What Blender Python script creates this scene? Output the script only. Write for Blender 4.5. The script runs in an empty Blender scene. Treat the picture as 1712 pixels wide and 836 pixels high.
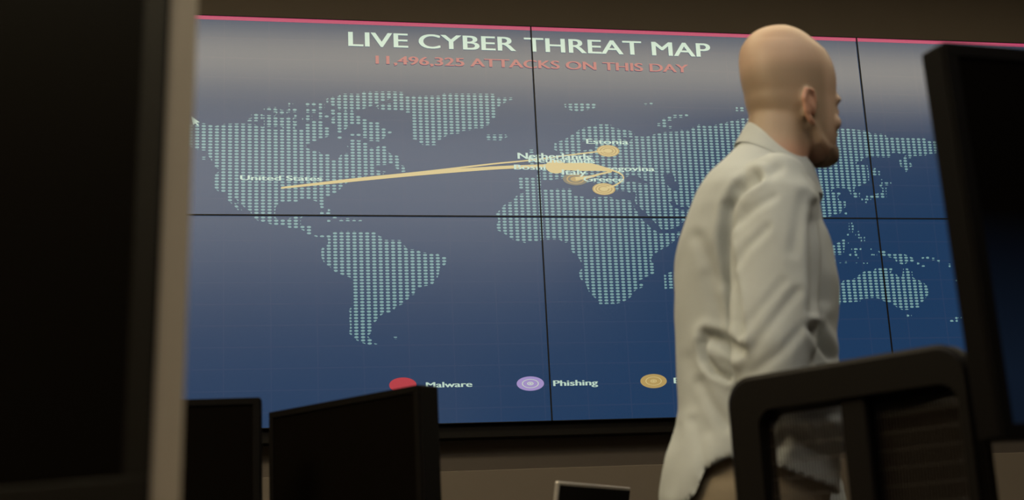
import bpy, bmesh, math, random
import numpy as np
from mathutils import Vector, Matrix

random.seed(7)
rng = np.random.default_rng(7)
sc = bpy.context.scene
PI = math.pi

# ------------------------------------------------------------------ camera
F_PX = 2242.8                       # focal length for a 1712 px wide frame
PH = 0.68                           # height of one display panel (m)
PW = PH * 16 / 9                    # width of one display panel (m)
CAM_Z = 0.82
YAW, PITCH, ROLL = -0.2080, -0.2348, -0.0487
CAM = np.array([-1.4573 * PH, -6.1826 * PH, CAM_Z])
WALL_TOP = CAM_Z + 2.6791 * PH      # top of the display wall
MID = WALL_TOP - PH
BOT = WALL_TOP - 2 * PH


def rot3(a, b, c):
    ca, sa, cb, sb, cc, s_ = math.cos(a), math.sin(a), math.cos(b), math.sin(b), math.cos(c), math.sin(c)
    Y = np.array([[ca, 0, sa], [0, 1, 0], [-sa, 0, ca]])
    X = np.array([[1, 0, 0], [0, cb, -sb], [0, sb, cb]])
    Z = np.array([[cc, -s_, 0], [s_, cc, 0], [0, 0, 1]])
    return Z @ X @ Y


R3 = rot3(YAW, PITCH, ROLL)


def w3(d):                          # (right, down, forward) -> world axes
    return np.array([d[0], d[2], -d[1]])


def ray(x, y):
    return w3(np.array([(x - 856) / F_PX, (y - 418) / F_PX, 1.0]) @ R3)


def at_t(x, y, t):
    return CAM + t * ray(x, y)


def at_z(x, y, z):
    d = ray(x, y)
    return CAM + (z - CAM[2]) / d[2] * d


def to_px(P):
    P = np.atleast_2d(P) - CAM
    v = np.stack([P[:, 0], -P[:, 2], P[:, 1]], 1) @ R3.T
    return 856 + F_PX * v[:, 0] / v[:, 2], 418 + F_PX * v[:, 1] / v[:, 2]


cd = bpy.data.cameras.new('camera')
co = bpy.data.objects.new('camera', cd)
sc.collection.objects.link(co)
sc.camera = co
ax_r, ax_d, ax_f = w3(R3[0]), w3(R3[1]), w3(R3[2])
M = Matrix.Identity(4)
for i in range(3):
    M[i][0] = ax_r[i]
    M[i][1] = -ax_d[i]
    M[i][2] = -ax_f[i]
    M[i][3] = CAM[i]
co.matrix_world = M
cd.sensor_width = 36
cd.lens = F_PX / 1712 * 36
cd.clip_start = 0.05
cd.dof.use_dof = True
cd.dof.focus_distance = 4.25
cd.dof.aperture_fstop = cd.lens / 12.0

# ------------------------------------------------------------------ world, view
w = bpy.data.worlds.new('world')
sc.world = w
w.use_nodes = True
w.node_tree.nodes['Background'].inputs[0].default_value = (0.02, 0.018, 0.016, 1)
w.node_tree.nodes['Background'].inputs[1].default_value = 0.3
sc.view_settings.view_transform = 'Standard'
sc.view_settings.look = 'None'
sc.view_settings.gamma = 1
sc.view_settings.use_curve_mapping = False
sc.view_settings.exposure = 0
sc.cycles.use_denoising = True
sc.cycles.sample_clamp_indirect = 4

# lamp strengths (each lamp is built further down with its own fixture)
# name of look, centre x, centre y, size x, size y, strength
CEIL = 3.1
WARM, SOFT = (1.0, 0.84, 0.53), (1.0, 0.93, 0.80)
LAMPS = [
    ('long strip', -0.10, -1.40, 5.6, 0.48, 5.2, WARM),
    ('strip', -0.35, -2.75, 3.6, 0.55, 3.4, SOFT),  # added, as is the next strip: reflects as haze on the displays
    ('strip', -0.35, -3.85, 3.6, 0.55, 3.4, SOFT),
    ('panel', -2.55, -2.95, 0.9, 0.9, 24.0, WARM),  # added key light for the man's back, clear of the display reflections
    ('strip', -0.35, -5.00, 3.6, 0.55, 2.4, SOFT),  # added to even out the reflected haze lower on the displays
]

# ------------------------------------------------------------------ helpers


def tag(o, label=None, cat=None, group=None, kind=None):
    for k, v in (('label', label), ('category', cat), ('group', group), ('kind', kind)):
        if v:
            o[k] = v
    return o


def mat(name, col, rough=0.6, metal=0.0, emit=None, strength=1.0, noise=0.0, nscale=40, spec=0.5, bump=0.0, coat=0.0):
    m = bpy.data.materials.new(name)
    m.use_nodes = True
    nt = m.node_tree
    b = nt.nodes['Principled BSDF']
    b.inputs['Base Color'].default_value = (*col, 1)
    b.inputs['Roughness'].default_value = rough
    b.inputs['Metallic'].default_value = metal
    b.inputs['Specular IOR Level'].default_value = spec
    b.inputs['Coat Weight'].default_value = coat
    if emit:
        b.inputs['Emission Color'].default_value = (*emit, 1)
        b.inputs['Emission Strength'].default_value = strength
    if noise or bump:
        tc = nt.nodes.new('ShaderNodeTexCoord')
        n = nt.nodes.new('ShaderNodeTexNoise')
        n.inputs['Scale'].default_value = nscale
        n.inputs['Detail'].default_value = 5
        nt.links.new(tc.outputs['Object'], n.inputs['Vector'])
        if noise:
            r = nt.nodes.new('ShaderNodeMapRange')
            r.inputs['To Min'].default_value = 1 - noise
            r.inputs['To Max'].default_value = 1 + noise
            nt.links.new(n.outputs['Fac'], r.inputs['Value'])
            mx = nt.nodes.new('ShaderNodeVectorMath')
            mx.operation = 'SCALE'
            mx.inputs[0].default_value = col
            nt.links.new(r.outputs['Result'], mx.inputs['Scale'])
            nt.links.new(mx.outputs['Vector'], b.inputs['Base Color'])
        if bump:
            bp = nt.nodes.new('ShaderNodeBump')
            bp.inputs['Strength'].default_value = bump
            bp.inputs['Distance'].default_value = 0.002
            nt.links.new(n.outputs['Fac'], bp.inputs['Height'])
            nt.links.new(bp.outputs['Normal'], b.inputs['Normal'])
    return m


class MB:
    """collects shapes and links them as one mesh object"""

    def __init__(self):
        self.v, self.f = [], []

    def add(self, verts, faces):
        o = len(self.v)
        self.v += [tuple(map(float, p)) for p in verts]
        self.f += [tuple(o + i for i in f) for f in faces]
        return self

    def obox(self, c, ex, ey, ez, bev=0.0):
        """oriented box: centre and three half-extent vectors, optionally chamfered"""
        c, ex, ey, ez = map(np.array, (c, ex, ey, ez))
        if not bev:
            P = [c + i * ex + j * ey + k * ez for i in (-1, 1) for j in (-1, 1) for k in (-1, 1)]
            F = [(0, 1, 3, 2), (4, 6, 7, 5), (0, 4, 5, 1), (2, 3, 7, 6), (0, 2, 6, 4), (1, 5, 7, 3)]
            return self.add(P, F)
        bm = bmesh.new()
        bmesh.ops.create_cube(bm, size=2)
        lx, ly, lz = (np.linalg.norm(e) for e in (ex, ey, ez))
        for q in bm.verts:
            q.co = Vector((q.co.x * lx, q.co.y * ly, q.co.z * lz))
        bmesh.ops.bevel(bm, geom=list(bm.edges), offset=min(bev, 0.9 * min(lx, ly, lz)), segments=3, affect='EDGES', profile=0.5)
        ux, uy, uz = ex / lx, ey / ly, ez / lz
        bm.verts.index_update()
        P = [c + q.co.x * ux + q.co.y * uy + q.co.z * uz for q in bm.verts]
        F = [tuple(q.index for q in f.verts) for f in bm.faces]
        bm.free()
        return self.add(P, F)

    def box(self, x0, x1, y0, y1, z0, z1, bev=0.0):
        return self.obox(((x0 + x1) / 2, (y0 + y1) / 2, (z0 + z1) / 2), ((x1 - x0) / 2, 0, 0), (0, (y1 - y0) / 2, 0), (0, 0, (z1 - z0) / 2), bev)

    def loft(self, rings, caps=True, close=False):
        n = len(rings[0])
        V = [p for r in rings for p in r]
        F = []
        m = len(rings)
        for i in range(m if close else m - 1):
            j = (i + 1) % m
            for k in range(n):
                F.append((i * n + k, i * n + (k + 1) % n, j * n + (k + 1) % n, j * n + k))
        if caps and not close:
            F.append(tuple(range(n))[::-1])
            F.append(tuple((m - 1) * n + k for k in range(n)))
        return self.add(V, F)

    def tube(self, pts, rad, n=12, caps=True, round_ends=True):
        pts = [np.array(p, float) for p in pts]
        rad = list(rad) if hasattr(rad, '__len__') else [rad] * len(pts)
        if round_ends:
            d0 = pts[0] - pts[1]
            d0 = d0 / np.linalg.norm(d0)
            d1 = pts[-1] - pts[-2]
            d1 = d1 / np.linalg.norm(d1)
            a, b = rad[0], rad[-1]
            pts = [pts[0] + d0 * a * 0.95, pts[0] + d0 * a * 0.6] + pts + [pts[-1] + d1 * b * 0.6, pts[-1] + d1 * b * 0.95]
            rad = [a * 0.3, a * 0.8] + rad + [b * 0.8, b * 0.3]
        rings = []
        ref = None
        for i, p in enumerate(pts):
            t = pts[min(i + 1, len(pts) - 1)] - pts[max(i - 1, 0)]
            t = t / np.linalg.norm(t)
            if ref is None:
                ref = np.array([0, 0, 1.0]) if abs(t[2]) < 0.9 else np.array([1.0, 0, 0])
            u = ref - t * (ref @ t)
            u = u / np.linalg.norm(u)
            ref = u
            v = np.cross(t, u)
            rings.append([p + rad[i] * (math.cos(a) * u + math.sin(a) * v) for a in np.linspace(0, 2 * PI, n, endpoint=False)])
        return self.loft(rings, caps)

    def build(self, name, material, parent=None, smooth=False, inv=None):
        me = bpy.data.meshes.new(name)
        V = self.v
        if inv is not None:
            V = [tuple(inv @ Vector(p)) for p in V]
        me.from_pydata(V, [], self.f)
        bm = bmesh.new()
        bm.from_mesh(me)
        bmesh.ops.recalc_face_normals(bm, faces=bm.faces)
        bm.to_mesh(me)
        bm.free()
        if smooth:
            me.polygons.foreach_set('use_smooth', [True] * len(me.polygons))
        me.materials.append(material)
        o = bpy.data.objects.new(name, me)
        sc.collection.objects.link(o)
        if parent:
            o.parent = parent
        return o


def empty(name, loc=(0, 0, 0), **kw):
    o = bpy.data.objects.new(name, None)
    o.empty_display_size = 0.1
    sc.collection.objects.link(o)
    o.location = loc
    bpy.context.view_layer.update()
    return tag(o, **kw)


class Thing:
    """an Empty at the thing's base; parts are given in world metres"""

    def __init__(self, name, loc, **kw):
        self.o = empty(name, tuple(map(float, loc)), **kw)
        self.inv = Matrix.Translation(-Vector(tuple(map(float, loc))))

    def part(self, mb, name, material, smooth=False, parent=None):
        return mb.build(name, material, parent or self.o, smooth, self.inv)


# ------------------------------------------------------------------ materials
M_wall = mat('taupe wall paint', (0.138, 0.111, 0.086), 0.85, noise=0.06, nscale=6, bump=0.1)
M_wall_low = mat('taupe lower wall panel', (0.128, 0.103, 0.080), 0.85, noise=0.06, nscale=6, bump=0.1)
M_ceiling = mat('dark ceiling', (0.05, 0.043, 0.036), 0.9, noise=0.1, nscale=10)
M_floor = mat('dark carpet', (0.035, 0.033, 0.034), 0.95, noise=0.4, nscale=220, bump=0.4)
M_base = mat('black skirting', (0.02, 0.018, 0.016), 0.6)
M_black = mat('matte black plastic', (0.004, 0.003, 0.0022), 0.6, noise=0.1, nscale=90, spec=0.08)
M_black2 = mat('charcoal plastic', (0.007, 0.0055, 0.004), 0.55, noise=0.1, nscale=90, spec=0.12)
M_bezel = mat('display bezel', (0.006, 0.006, 0.007), 0.45, spec=0.3)
M_glass = mat('switched off screen glass', (0.0030, 0.0021, 0.0014), 0.5, spec=0.02)
M_champ = mat('champagne plastic edge', (0.46, 0.38, 0.27), 0.55, noise=0.05, nscale=60)
M_alu = mat('brushed aluminium', (0.62, 0.57, 0.50), 0.4, 0.6, noise=0.05, nscale=120)
M_desk = mat('dark walnut laminate', (0.07, 0.045, 0.03), 0.5, noise=0.3, nscale=14)
M_chairframe = mat('chair black nylon', (0.006, 0.0045, 0.0033), 0.55, noise=0.1, nscale=80, spec=0.1)
M_chairmesh = mat('chair mesh strand', (0.035, 0.025, 0.018), 0.3, spec=0.8)
M_fabric = mat('chair seat fabric', (0.02, 0.018, 0.017), 0.95, noise=0.3, nscale=300, bump=0.4)
M_lamp_frame = mat('lamp frame', (0.4, 0.38, 0.35), 0.5)


def scr(name, emit, strength=1.0):
    m = mat(name, (0.004, 0.004, 0.004), SCR_ROUGH, emit=emit, strength=strength, spec=1.0)
    m.node_tree.nodes['Principled BSDF'].inputs['IOR'].default_value = 1.6
    return m


SCR_ROUGH = 0.24
C_dot = scr('map dot pixels', (0.175, 0.325, 0.33))
C_white = scr('white text pixels', (0.47, 0.62, 0.52))
C_red = scr('red text pixels', (0.30, 0.045, 0.075))
C_line = scr('crimson line pixels', (0.42, 0.022, 0.11))
C_gold = scr('gold marker pixels', (0.42, 0.29, 0.10))
C_gold2 = scr('pale gold pixels', (0.58, 0.46, 0.20))
C_goldd = scr('dim gold ring pixels', (0.17, 0.15, 0.10))
C_mal = scr('red legend pixels', (0.42, 0.035, 0.05))
C_phi = scr('lilac legend pixels', (0.34, 0.26, 0.52))
C_phi2 = scr('pale lilac ring pixels', (0.55, 0.62, 0.52))


def screen_material():
    """navy picture with a faint dotted graticule, on a softly glossy panel"""
    m = mat('live map background', (0.004, 0.004, 0.004), SCR_ROUGH, spec=1.0)
    nt = m.node_tree
    b = nt.nodes['Principled BSDF']
    b.inputs['IOR'].default_value = 1.6
    tc = nt.nodes.new('ShaderNodeTexCoord')
    sp = nt.nodes.new('ShaderNodeSeparateXYZ')
    nt.links.new(tc.outputs['Object'], sp.inputs[0])

    def math_(op, a, b_=None, c_=None):
        n = nt.nodes.new('ShaderNodeMath')
        n.operation = op
        for i, q in enumerate((a, b_, c_)):
            if q is None:
                continue
            if isinstance(q, (int, float)):
                n.inputs[i].default_value = q
            else:
                nt.links.new(q, n.inputs[i])
        return n.outputs[0]

    def lines(coord, pitch, off, width):
        d = math_('PINGPONG', math_('ADD', coord, off), pitch / 2)
        return math_('LESS_THAN', d, width)

    gx = lines(sp.outputs['X'], 0.1445, 0.02, 0.0016)
    gz = lines(sp.outputs['Z'], 0.0685, 0.02, 0.0016)
    g = math_('MAXIMUM', gx, gz)
    cx = nt.nodes.new('ShaderNodeMix')
    cx.data_type = 'RGBA'
    cx.inputs['A'].default_value = (*NAVY, 1)
    cx.inputs['B'].default_value = (NAVY[0] + 0.009, NAVY[1] + 0.005, NAVY[2] + 0.004, 1)
    nt.links.new(g, cx.inputs['Factor'])
    nt.links.new(cx.outputs['Result'], b.inputs['Emission Color'])
    b.inputs['Emission Strength'].default_value = 1
    return m


NAVY = (0.0080, 0.036, 0.098)
C_screen = screen_material()

# ------------------------------------------------------------------ room
WY = 0.10                                            # face of the wall behind the displays
X0, X1, Y0 = -3.4, 3.6, -6.6


def structure(mb, name, m):
    return tag(mb.build(name, m), kind='structure')


structure(MB().box(X0 - .1, X1 + .1, Y0 - .1, WY + .1, -0.1, 0), 'floor', M_floor)
structure(MB().box(X0 - .1, X1 + .1, Y0 - .1, WY + .1, CEIL, CEIL + .1), 'ceiling', M_ceiling)
structure(MB().box(X0, X1, WY, WY + .1, 0, CEIL), 'wall_back', M_wall)
structure(MB().box(X0, X1, Y0 - .1, Y0, 0, CEIL), 'wall_front', M_wall)
structure(MB().box(X0 - .1, X0, Y0, WY, 0, CEIL), 'wall_left', M_wall)
structure(MB().box(X1, X1 + .1, Y0, WY, 0, CEIL), 'wall_right', M_wall)
structure(MB().box(X0, X1, WY - .022, WY, 0, MID - PH - .142, .003), 'trim_1', M_wall_low)
structure(MB().box(X0, X1, WY - .037, WY - .022, 0, .1, .004), 'baseboard_back', M_base)
structure(MB().box(X0, X0 + .015, Y0, WY - .04, 0, .1, .004), 'baseboard_left', M_base)
structure(MB().box(X1 - .015, X1, Y0, WY - .04, 0, .1, .004), 'baseboard_right', M_base)

# ceiling lamps
for i, (kind, x, y, sx, sy, st, lc_) in enumerate(LAMPS):
    lab = ['long wide ceiling light running parallel to the display wall',
           'shorter light strip added for display haze, above the chair and the man',
           'shorter light strip added for display haze, behind the foreground monitors',
           'square light panel added to light the man, over the left wall side',
           'light strip added to blend the display haze, farthest from the display wall'][i]
    T = Thing('ceiling_light', (x, y, CEIL), label=lab, cat='ceiling light', group='ceiling lights')
    fr = MB()
    t = 0.03
    for a, b, c, d in ((-sx / 2 - t, sx / 2 + t, -sy / 2 - t, -sy / 2), (-sx / 2 - t, sx / 2 + t, sy / 2, sy / 2 + t),
                       (-sx / 2 - t, -sx / 2, -sy / 2, sy / 2), (sx / 2, sx / 2 + t, -sy / 2, sy / 2)):
        fr.box(x + a, x + b, y + c, y + d, CEIL - .04, CEIL, .004)
    T.part(fr, 'frame', M_lamp_frame)
    T.part(MB().box(x - sx / 2, x + sx / 2, y - sy / 2, y + sy / 2, CEIL - .025, CEIL - .005), 'diffuser',
           mat('lamp diffuser', (.8, .8, .8), .6, emit=lc_, strength=st))

# ------------------------------------------------------------------ display wall
VW = Thing('video_wall', (0, 0, BOT), label='large video wall of tiled displays showing a live map of attacks', cat='video wall')
GAP = 0.0045
for c in range(-2, 2):
    for r in range(2):
        x0, x1 = c * PW, (c + 1) * PW
        z1 = WALL_TOP - r * PH
        z0 = z1 - PH
        pan = VW.part(MB().box(x0 + .0004, x1 - .0004, .004, WY - .012, z0 + .0004, z1 - .0004), 'display_panel', M_bezel)
        bz = MB()
        g = GAP / 2
        for a in ((x0, x1, z0, z0 + g), (x0, x1, z1 - g, z1), (x0, x0 + g, z0, z1), (x1 - g, x1, z0, z1)):
            bz.box(a[0], a[1], -.0034, .004, a[2], a[3])
        VW.part(bz, 'bezel', M_bezel, parent=pan)
        s = VW.part(MB().add([(x0, 0, z0), (x1, 0, z0), (x1, 0, z1), (x0, 0, z1)], [(0, 1, 2, 3)])
                    .add([(x0, .004, z0), (x1, .004, z0), (x1, .004, z1), (x0, .004, z1)], [(3, 2, 1, 0)])
                    .add([], []), 'screen', C_screen, parent=pan)
rail = MB()
rail.box(-2 * PW, 2 * PW, .015, WY - .012, BOT - .045, BOT - .0005, .003)
VW.part(rail, 'mounting_rail', M_black2)
br = MB()
for c in range(-2, 3):
    xx = max(-2 * PW + .1, min(2 * PW - .1, c * PW))
    br.box(xx - .04, xx + .04, WY - .014, WY, BOT - .03, WALL_TOP - .05)
VW.part(br, 'wall_bracket', M_black2)


def on_wall(x, y):
    """photo pixel -> (X, Z) on the display wall"""
    d = ray(x, y)
    p = CAM + (-CAM[1] / d[1]) * d
    return p[0], p[2]


def flat(mb, poly, dy):
    n = len(poly)
    mb.add([(p[0], -dy, p[1]) for p in poly], [tuple(range(n))])


# --- dotted world map: coastlines as outlines, dots on a regular grid clipped to them
LAND = [
    # North and Central America
    [(312,207),(340,206),(352,207.5),(360,211),(366,209),(378,207),(398,206.5),(413,207),(425,207.5),(432,210.5),(440,212.5),(446,214),(456,217),(468,217),(476,212),(490,211.5),(496,217),(506,216),(511,207),(517,206.5),(522,203),(531,201.5),(543,202),(543,212),(553,212),(553,227),(548,229),(538,231.5),(530,235),(521,239),(512,241),(512.5,247),(516,248.5),(522,252),(531,252),(536,256),(553,257.5),(554,265),(560,268.5),(564,270),(567,262),(572,257),(584,256),(584,250),(580,244),(585,236),(587,233),(593,233),(600,235),(605,234),(608,238),(616,240),(617,247),(627,247.5),(633,244),(646,245),(648,254),(655,258),(666,261),(669,275),(676,278),(678,287),(672,288),(664,283),(657,278),(658,274),(648,273),(646,276),(630,276.5),(626,277),(625,284),(637,286),(645,287),(640,292),(632,293),(625,296),(612,295),(603,298),(590,300),(580,306),(573,312),(567,318),(563,323),(553,326),(545,330),(541,333),(543,341),(542,348),(536,348),(534,340),(529,337),(520,334),(512,333),(500,335),(496,338),(486,336.5),(478,338),(470,338),(465,343),(461,346),(460,358),(461,365),(471,365.5),(482,367.5),(483,365),(492,363),(493,360.5),(508,361),(503,365),(503,377),(523,376),(524,391.5),(533,393),(543,392),(548,393.5),(545,396.5),(530,396.5),(522,393.5),(513,391),(508,386),(500,382),(482,381),(480,376.5),(455,376),(444,371.5),(433,370),(426,366),(421,361),(418,353),(410,348),(404,343),(398,340),(396,334),(388,330),(390,337),(397,344),(406,353),(400,354),(393,346),(384,338),(379,333),(377,323),(367,321),(362,318),(358,313),(357,298),(361,290),(366,287),(366,283),(361,281),(357,276),(352,266),(346,258),(345,251.5),(340,252),(328,250),(318,245.5),(312,243)],
    # Victoria Island, Ellesmere, Baffin, Greenland, Iceland
    [(441,192),(457,193),(466,197.5),(482,197),(482,195),(491,195.5),(491,212),(484,214),(468,212.5),(441,213)],
    [(545,166),(552,162),(566,161),(568,158),(574,156.5),(604,157),(605,153),(655,153),(655,165),(645,168),(634,172),(622,177),(613,180),(604,184.5),(566,184.5),(564,178),(555,177),(552,173),(546,172)],
    [(655,153),(675,154),(676,160),(738,160),(739,156),(826,157),(828,163),(838,163),(857,163),(857,167),(848,168),(846,171),(837,175),(835,178),(829,179),(828,182),(836,184),(829,186),(828,196),(824,199),(819,200),(818,209),(809,211),(808,214.5),(788,215),(787,218),(769,219.5),(768,223.5),(749,224.5),(746,228),(739,230),(737,233.5),(729,235),(729,243),(708,243),(703,240),(698,234),(690,233),(688,222),(690,215),(687,210),(688,192),(686,188.5),(676,188.5),(675,184.5),(635,184.5),(628,178),(634,173.5),(654,173),(655,167)],
    [(553,183),(560,184),(562,190),(573,186),(593,186),(593,193),(605,193.5),(606,199),(614,200),(616,203),(627,203),(635,206),(636,212),(645,214),(646,218),(655,219),(655,222),(646,226),(642,232),(636,232),(634,237),(627,236),(617,236),(615,231),(607,231),(606,222),(610,218),(604,216),(603,209),(596,208),(583,207),(581,214),(577,217),(573,222),(564,222),(564,208),(554,206),(554,196),(563,194),(554,191)],
    [(812,225),(846,225),(849,229),(840,232),(838,235),(813,234)],
    # South America
    [(546,392),(554,394),(556,388),(561,386.5),(596,386.5),(599,389),(608,388),(629,387.5),(630,393),(638,396),(641,401),(670,401.5),(672,407),(679,413),(681,417),(694,417),(700,419),(704,422),(715,422.5),(733,424.5),(735,428),(744,429.5),(749,434),(748,437),(745,442),(741,446),(735,448),(734,458),(731,466),(726,472),(722,477),(706,479),(702,481),(694,484),(693,493),(685,494),(683,500),(676,504),(673,509),(663,512),(658,519),(652,522),(640,525),(634,530),(630,536),(624,541),(622,549),(628,550),(621,556),(617,560),(616,564),(622,567),(622,573),(631,575),(627,578),(616,577.5),(606,573.5),(596,569),(590,563),(584,558),(585,545),(584,533),(585,523),(583,519),(588,512),(590,505),(590,468),(585,464),(576,461),(568,458),(560,455),(554,448),(547,444),(541,438),(537,430),(537,417),(541,412),(547,410),(549,403),(547,398)],
    # Africa with Iberia
    [(1058,340),(1062,350),(1068,357),(1070,363),(1076,369),(1082,375),(1088,380),(1096,386),(1104,391),(1116,389),(1138,387.5),(1137,392),(1131,399),(1126,404),(1118,411),(1108,416),(1098,422),(1091,428),(1088,434),(1090,439),(1096,443),(1096,455),(1090,459),(1080,463),(1076,466),(1068,469),(1069,474),(1075,475),(1075,480),(1068,483),(1060,487),(1059,492),(1054,497),(1049,501),(1038,506),(1030,508),(1002,508.5),(998,500),(993,497),(988,492),(984,487),(981,480),(979,473),(974,471),(969,464),(968,454),(973,449),(975,445),(971,438),(967,431),(960,425),(954,419),(955,408),(953,404.5),(942,406.5),(936,401),(928,400.5),(906,401),(898,404),(884,404),(878,406.5),(870,404),(858,401),(850,396),(845,392),(838,388),(829,384),(829,377),(833,370),(832,362),(829,358),(833,354),(836,347),(843,343),(848,339),(856,338),(861,330),(866,325),(875,323),(876,317),(868,317),(866,310),(866,296),(892,296),(897,291),(906,287),(908,290),(908,300),(906,312),(899,317),(908,317.5),(914,316.5),(930,315.5),(956,315.5),(956,327),(962,328),(976,329),(981,333),(990,334),(994,330),(1018,329),(1028,332),(1034,335),(1043,332),(1050,335),(1057,336)],
    [(1110,458),(1118,456),(1127,453),(1135,450),(1132,470),(1128,482),(1111,483)],
    # Eurasia
    [(1140,372),(1137,376),(1127,381.5),(1108,386),(1100,378),(1093,370),(1084,361),(1076,353),(1070,348),(1064,343),(1061,335),(1063,326),(1061,320),(1052,323),(1049,320),(1030,319),(1028,309),(1012,305),(1003,312),(994,306),(982,296),(985,305),(975,306),(962,296),(950,294),(940,299),(930,299.5),(916,303),(908,300),(906,289),(900,286),(893,282),(905,276),(915,272),(925,268),(940,264),(936,255),(926,250),(927,238),(936,236),(944,233),(953,228),(960,222),(972,215),(984,212),(995,210),(1003,208),(1021,208),(1023,213),(1038,216),(1050,218),(1060,221),(1062,228),(1080,229),(1089,226),(1100,223),(1110,221),(1137,220),(1138,217),(1155,218),(1157,213),(1165,213),(1167,208),(1173,208),(1180,212),(1200,208),(1216,204),(1235,200),(1246,197),(1300,195),(1360,205),(1408,214),(1450,219),(1455,223),(1480,224),(1482,229),(1515,231),(1523,230),(1547,231),(1549,235),(1565,236),(1571,240),(1590,243),(1590,252),(1566,250),(1566,256),(1550,258),(1548,260),(1526,261),(1522,265),(1519,264),(1519,285),(1514,288),(1512,280),(1505,278),(1503,268),(1510,266),(1512,261),(1516,259),(1516,255),(1506,258.5),(1500,255),(1491,256),(1492,263),(1484,263.5),(1455,262.5),(1449,263),(1442,266),(1440,270),(1432,272),(1432,276),(1450,276),(1453,290),(1453,302),(1446,307),(1437,311),(1429,314),(1428,321),(1438,322),(1437,330),(1427,331),(1422,325),(1420,319),(1413,315),(1400,314),(1392,317),(1390,322),(1405,322),(1408,325),(1400,328),(1404,336),(1414,337),(1414,346),(1408,350),(1406,356),(1394,359),(1385,363),(1375,363),(1366,368),(1362,385),(1354,400),(1348,385),(1338,372),(1322,372),(1308,384),(1296,400),(1290,408),(1280,396),(1272,376),(1250,362),(1225,358),(1190,358),(1165,362)],
    # Kamchatka to New Guinea, Australia, Svalbard
    [(1507,267),(1521,271),(1526,277),(1519,281),(1509,280)],
    [(1391,411),(1396,408),(1403,405),(1407,400),(1412.5,401),(1412,416),(1410,426),(1392,426)],
    [(1467,419),(1482,420),(1487,425),(1512,425),(1521,429),(1530,433),(1531,438),(1518,438.5),(1511,443),(1505,441),(1498,438.5),(1496,432),(1480,429),(1473,426)],
    [(1395,472),(1407,471.5),(1412,468),(1428,466),(1433,462),(1440,457),(1447,452.5),(1461,452),(1464,447.5),(1492,449),(1489,457),(1499,459),(1502,463),(1508,462),(1510,449),(1518,449),(1519,453.5),(1525,454),(1526,464),(1535,468),(1543,472),(1549,477),(1553,486),(1553,491),(1547,499),(1543,504),(1538,508),(1537,514),(1522,515),(1520,518),(1508,518),(1501,515),(1493,509),(1484,505),(1476,503),(1470,499.5),(1462,498),(1440,500),(1438,504),(1412,506),(1409,508),(1395,509)],
    [(943,174),(970,173),(999,172),(998,178),(990,183),(977,184),(969,188),(961,187),(950,183),(944,179)],
]
SEA = [
    [(1040,292),(1046,296.5),(1060,293),(1068,296),(1078,302),(1086,303),(1084,307),(1065,306),(1055,303),(1044,306)],
    [(974,236),(982,236),(996,240),(994,249),(984,250),(974,252),(970,246)],
    [(1040,229),(1062,230),(1052,235),(1040,233)],
    [(1108,292),(1124,290),(1127,296),(1128,304),(1136,310),(1133,318),(1125,318),(1118,312),(1112,303)],
    [(1118,338),(1128,334),(1131,343),(1138,346),(1150,345),(1152,351),(1136,351),(1127,346)],
]
# islets: centre and half size of what is lit there
ISLE = []
for x0, y0, x1, y1 in [(338,262,344,267),(411,198,420,203),(420,190,431,203),(431,190,439,199),(441,179,462,184),(452,183,470,188),(461,184,481,192),(482,181,500,188),(482,172,490,178),(492,192,499,198),(491,203,499,212),(511,171,530,178),(512,182,531,189),(512,193,522,203),(505,197,511,202),(533,172,543,184),(533,187,543,199),(542,193,552,198),(586,224,604,228),(564,227,573,232),(535,353,554,358),(548,348,554,353),(555,361,566,365),(547,367,555,371),(567,366,575,370),(578,365,587,370),(589,366,595,370),(599,367,605,370),(658,563,664,567),(1099,206,1107,211),(1107,198,1117,214),(1116,194,1126,202),(1125,192,1144,197),(1145,190,1151,196),(1118,211,1123,215),(1074,173,1085,176),(1086,172,1091,176),(1230,178,1246,186),(1461,281,1467,289),(1464,286,1471,295),(1457,283,1463,294),(1473,297,1478,301),(1473,305,1490,310),(1468,309,1474,314),(1475,313,1482,332),(1467,323,1475,332),(1462,324,1467,332),(1448,327,1462,332),(1449,331,1456,336),(1440,331,1448,336),(1443,336,1449,340),(1412,354,1416,360),(1516,524,1524,530),(1588,534,1593,538),(1594,530,1600,533),(1594,533,1601,538),(1602,528,1608,532),(882,250,892,256),(884,259,901,275),(1419,372,1425,376),(1419,376,1427,385),(1421,385,1426,389),(1431,385,1436,388),(1430,391,1437,395),(1432,396,1436,400),(1439,395,1446,404),(1415,390,1419,394),(1414,403,1419,407),(1423,414,1431,418),(1432,414,1440,418),(1425,419,1431,423),(1418,424,1423,428),(1426,424,1433,428),(1434,428,1438,432),(1452,414,1457,418),(1392,433,1397,437),(1401,437,1406,440),(1412,437,1416,440),(1418,437,1422,440),(1426,437,1433,440),(1443,437,1451,441),(1455,424,1459,427),(1460,424,1466,427),(1533,439,1539,443),(1541,442,1546,446),(1541,430,1545,434),(1548,428,1553,434),(1558,431,1562,435),(1566,435,1571,439),(1583,441,1589,447),(1595,467,1600,472)]:
    ISLE.append([(x0, y0), (x1, y0), (x1, y1), (x0, y1)])


def wallpoly(px):
    return np.array([on_wall(x, y) for x, y in px])


def inside(P, poly):
    x, y = P[:, 0], P[:, 1]
    r = np.zeros(len(P), bool)
    n = len(poly)
    for i in range(n):
        x0, y0 = poly[i]
        x1, y1 = poly[i - 1]
        if y0 == y1:
            continue
        c = (y0 > y) != (y1 > y)
        r ^= c & (x < (x1 - x0) * (y - y0) / (y1 - y0) + x0)
    return r


L_ = [wallpoly(p) for p in LAND + ISLE]
S_ = [wallpoly(p) for p in SEA]
L_bb = [(p.min(0), p.max(0)) for p in L_]


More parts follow.
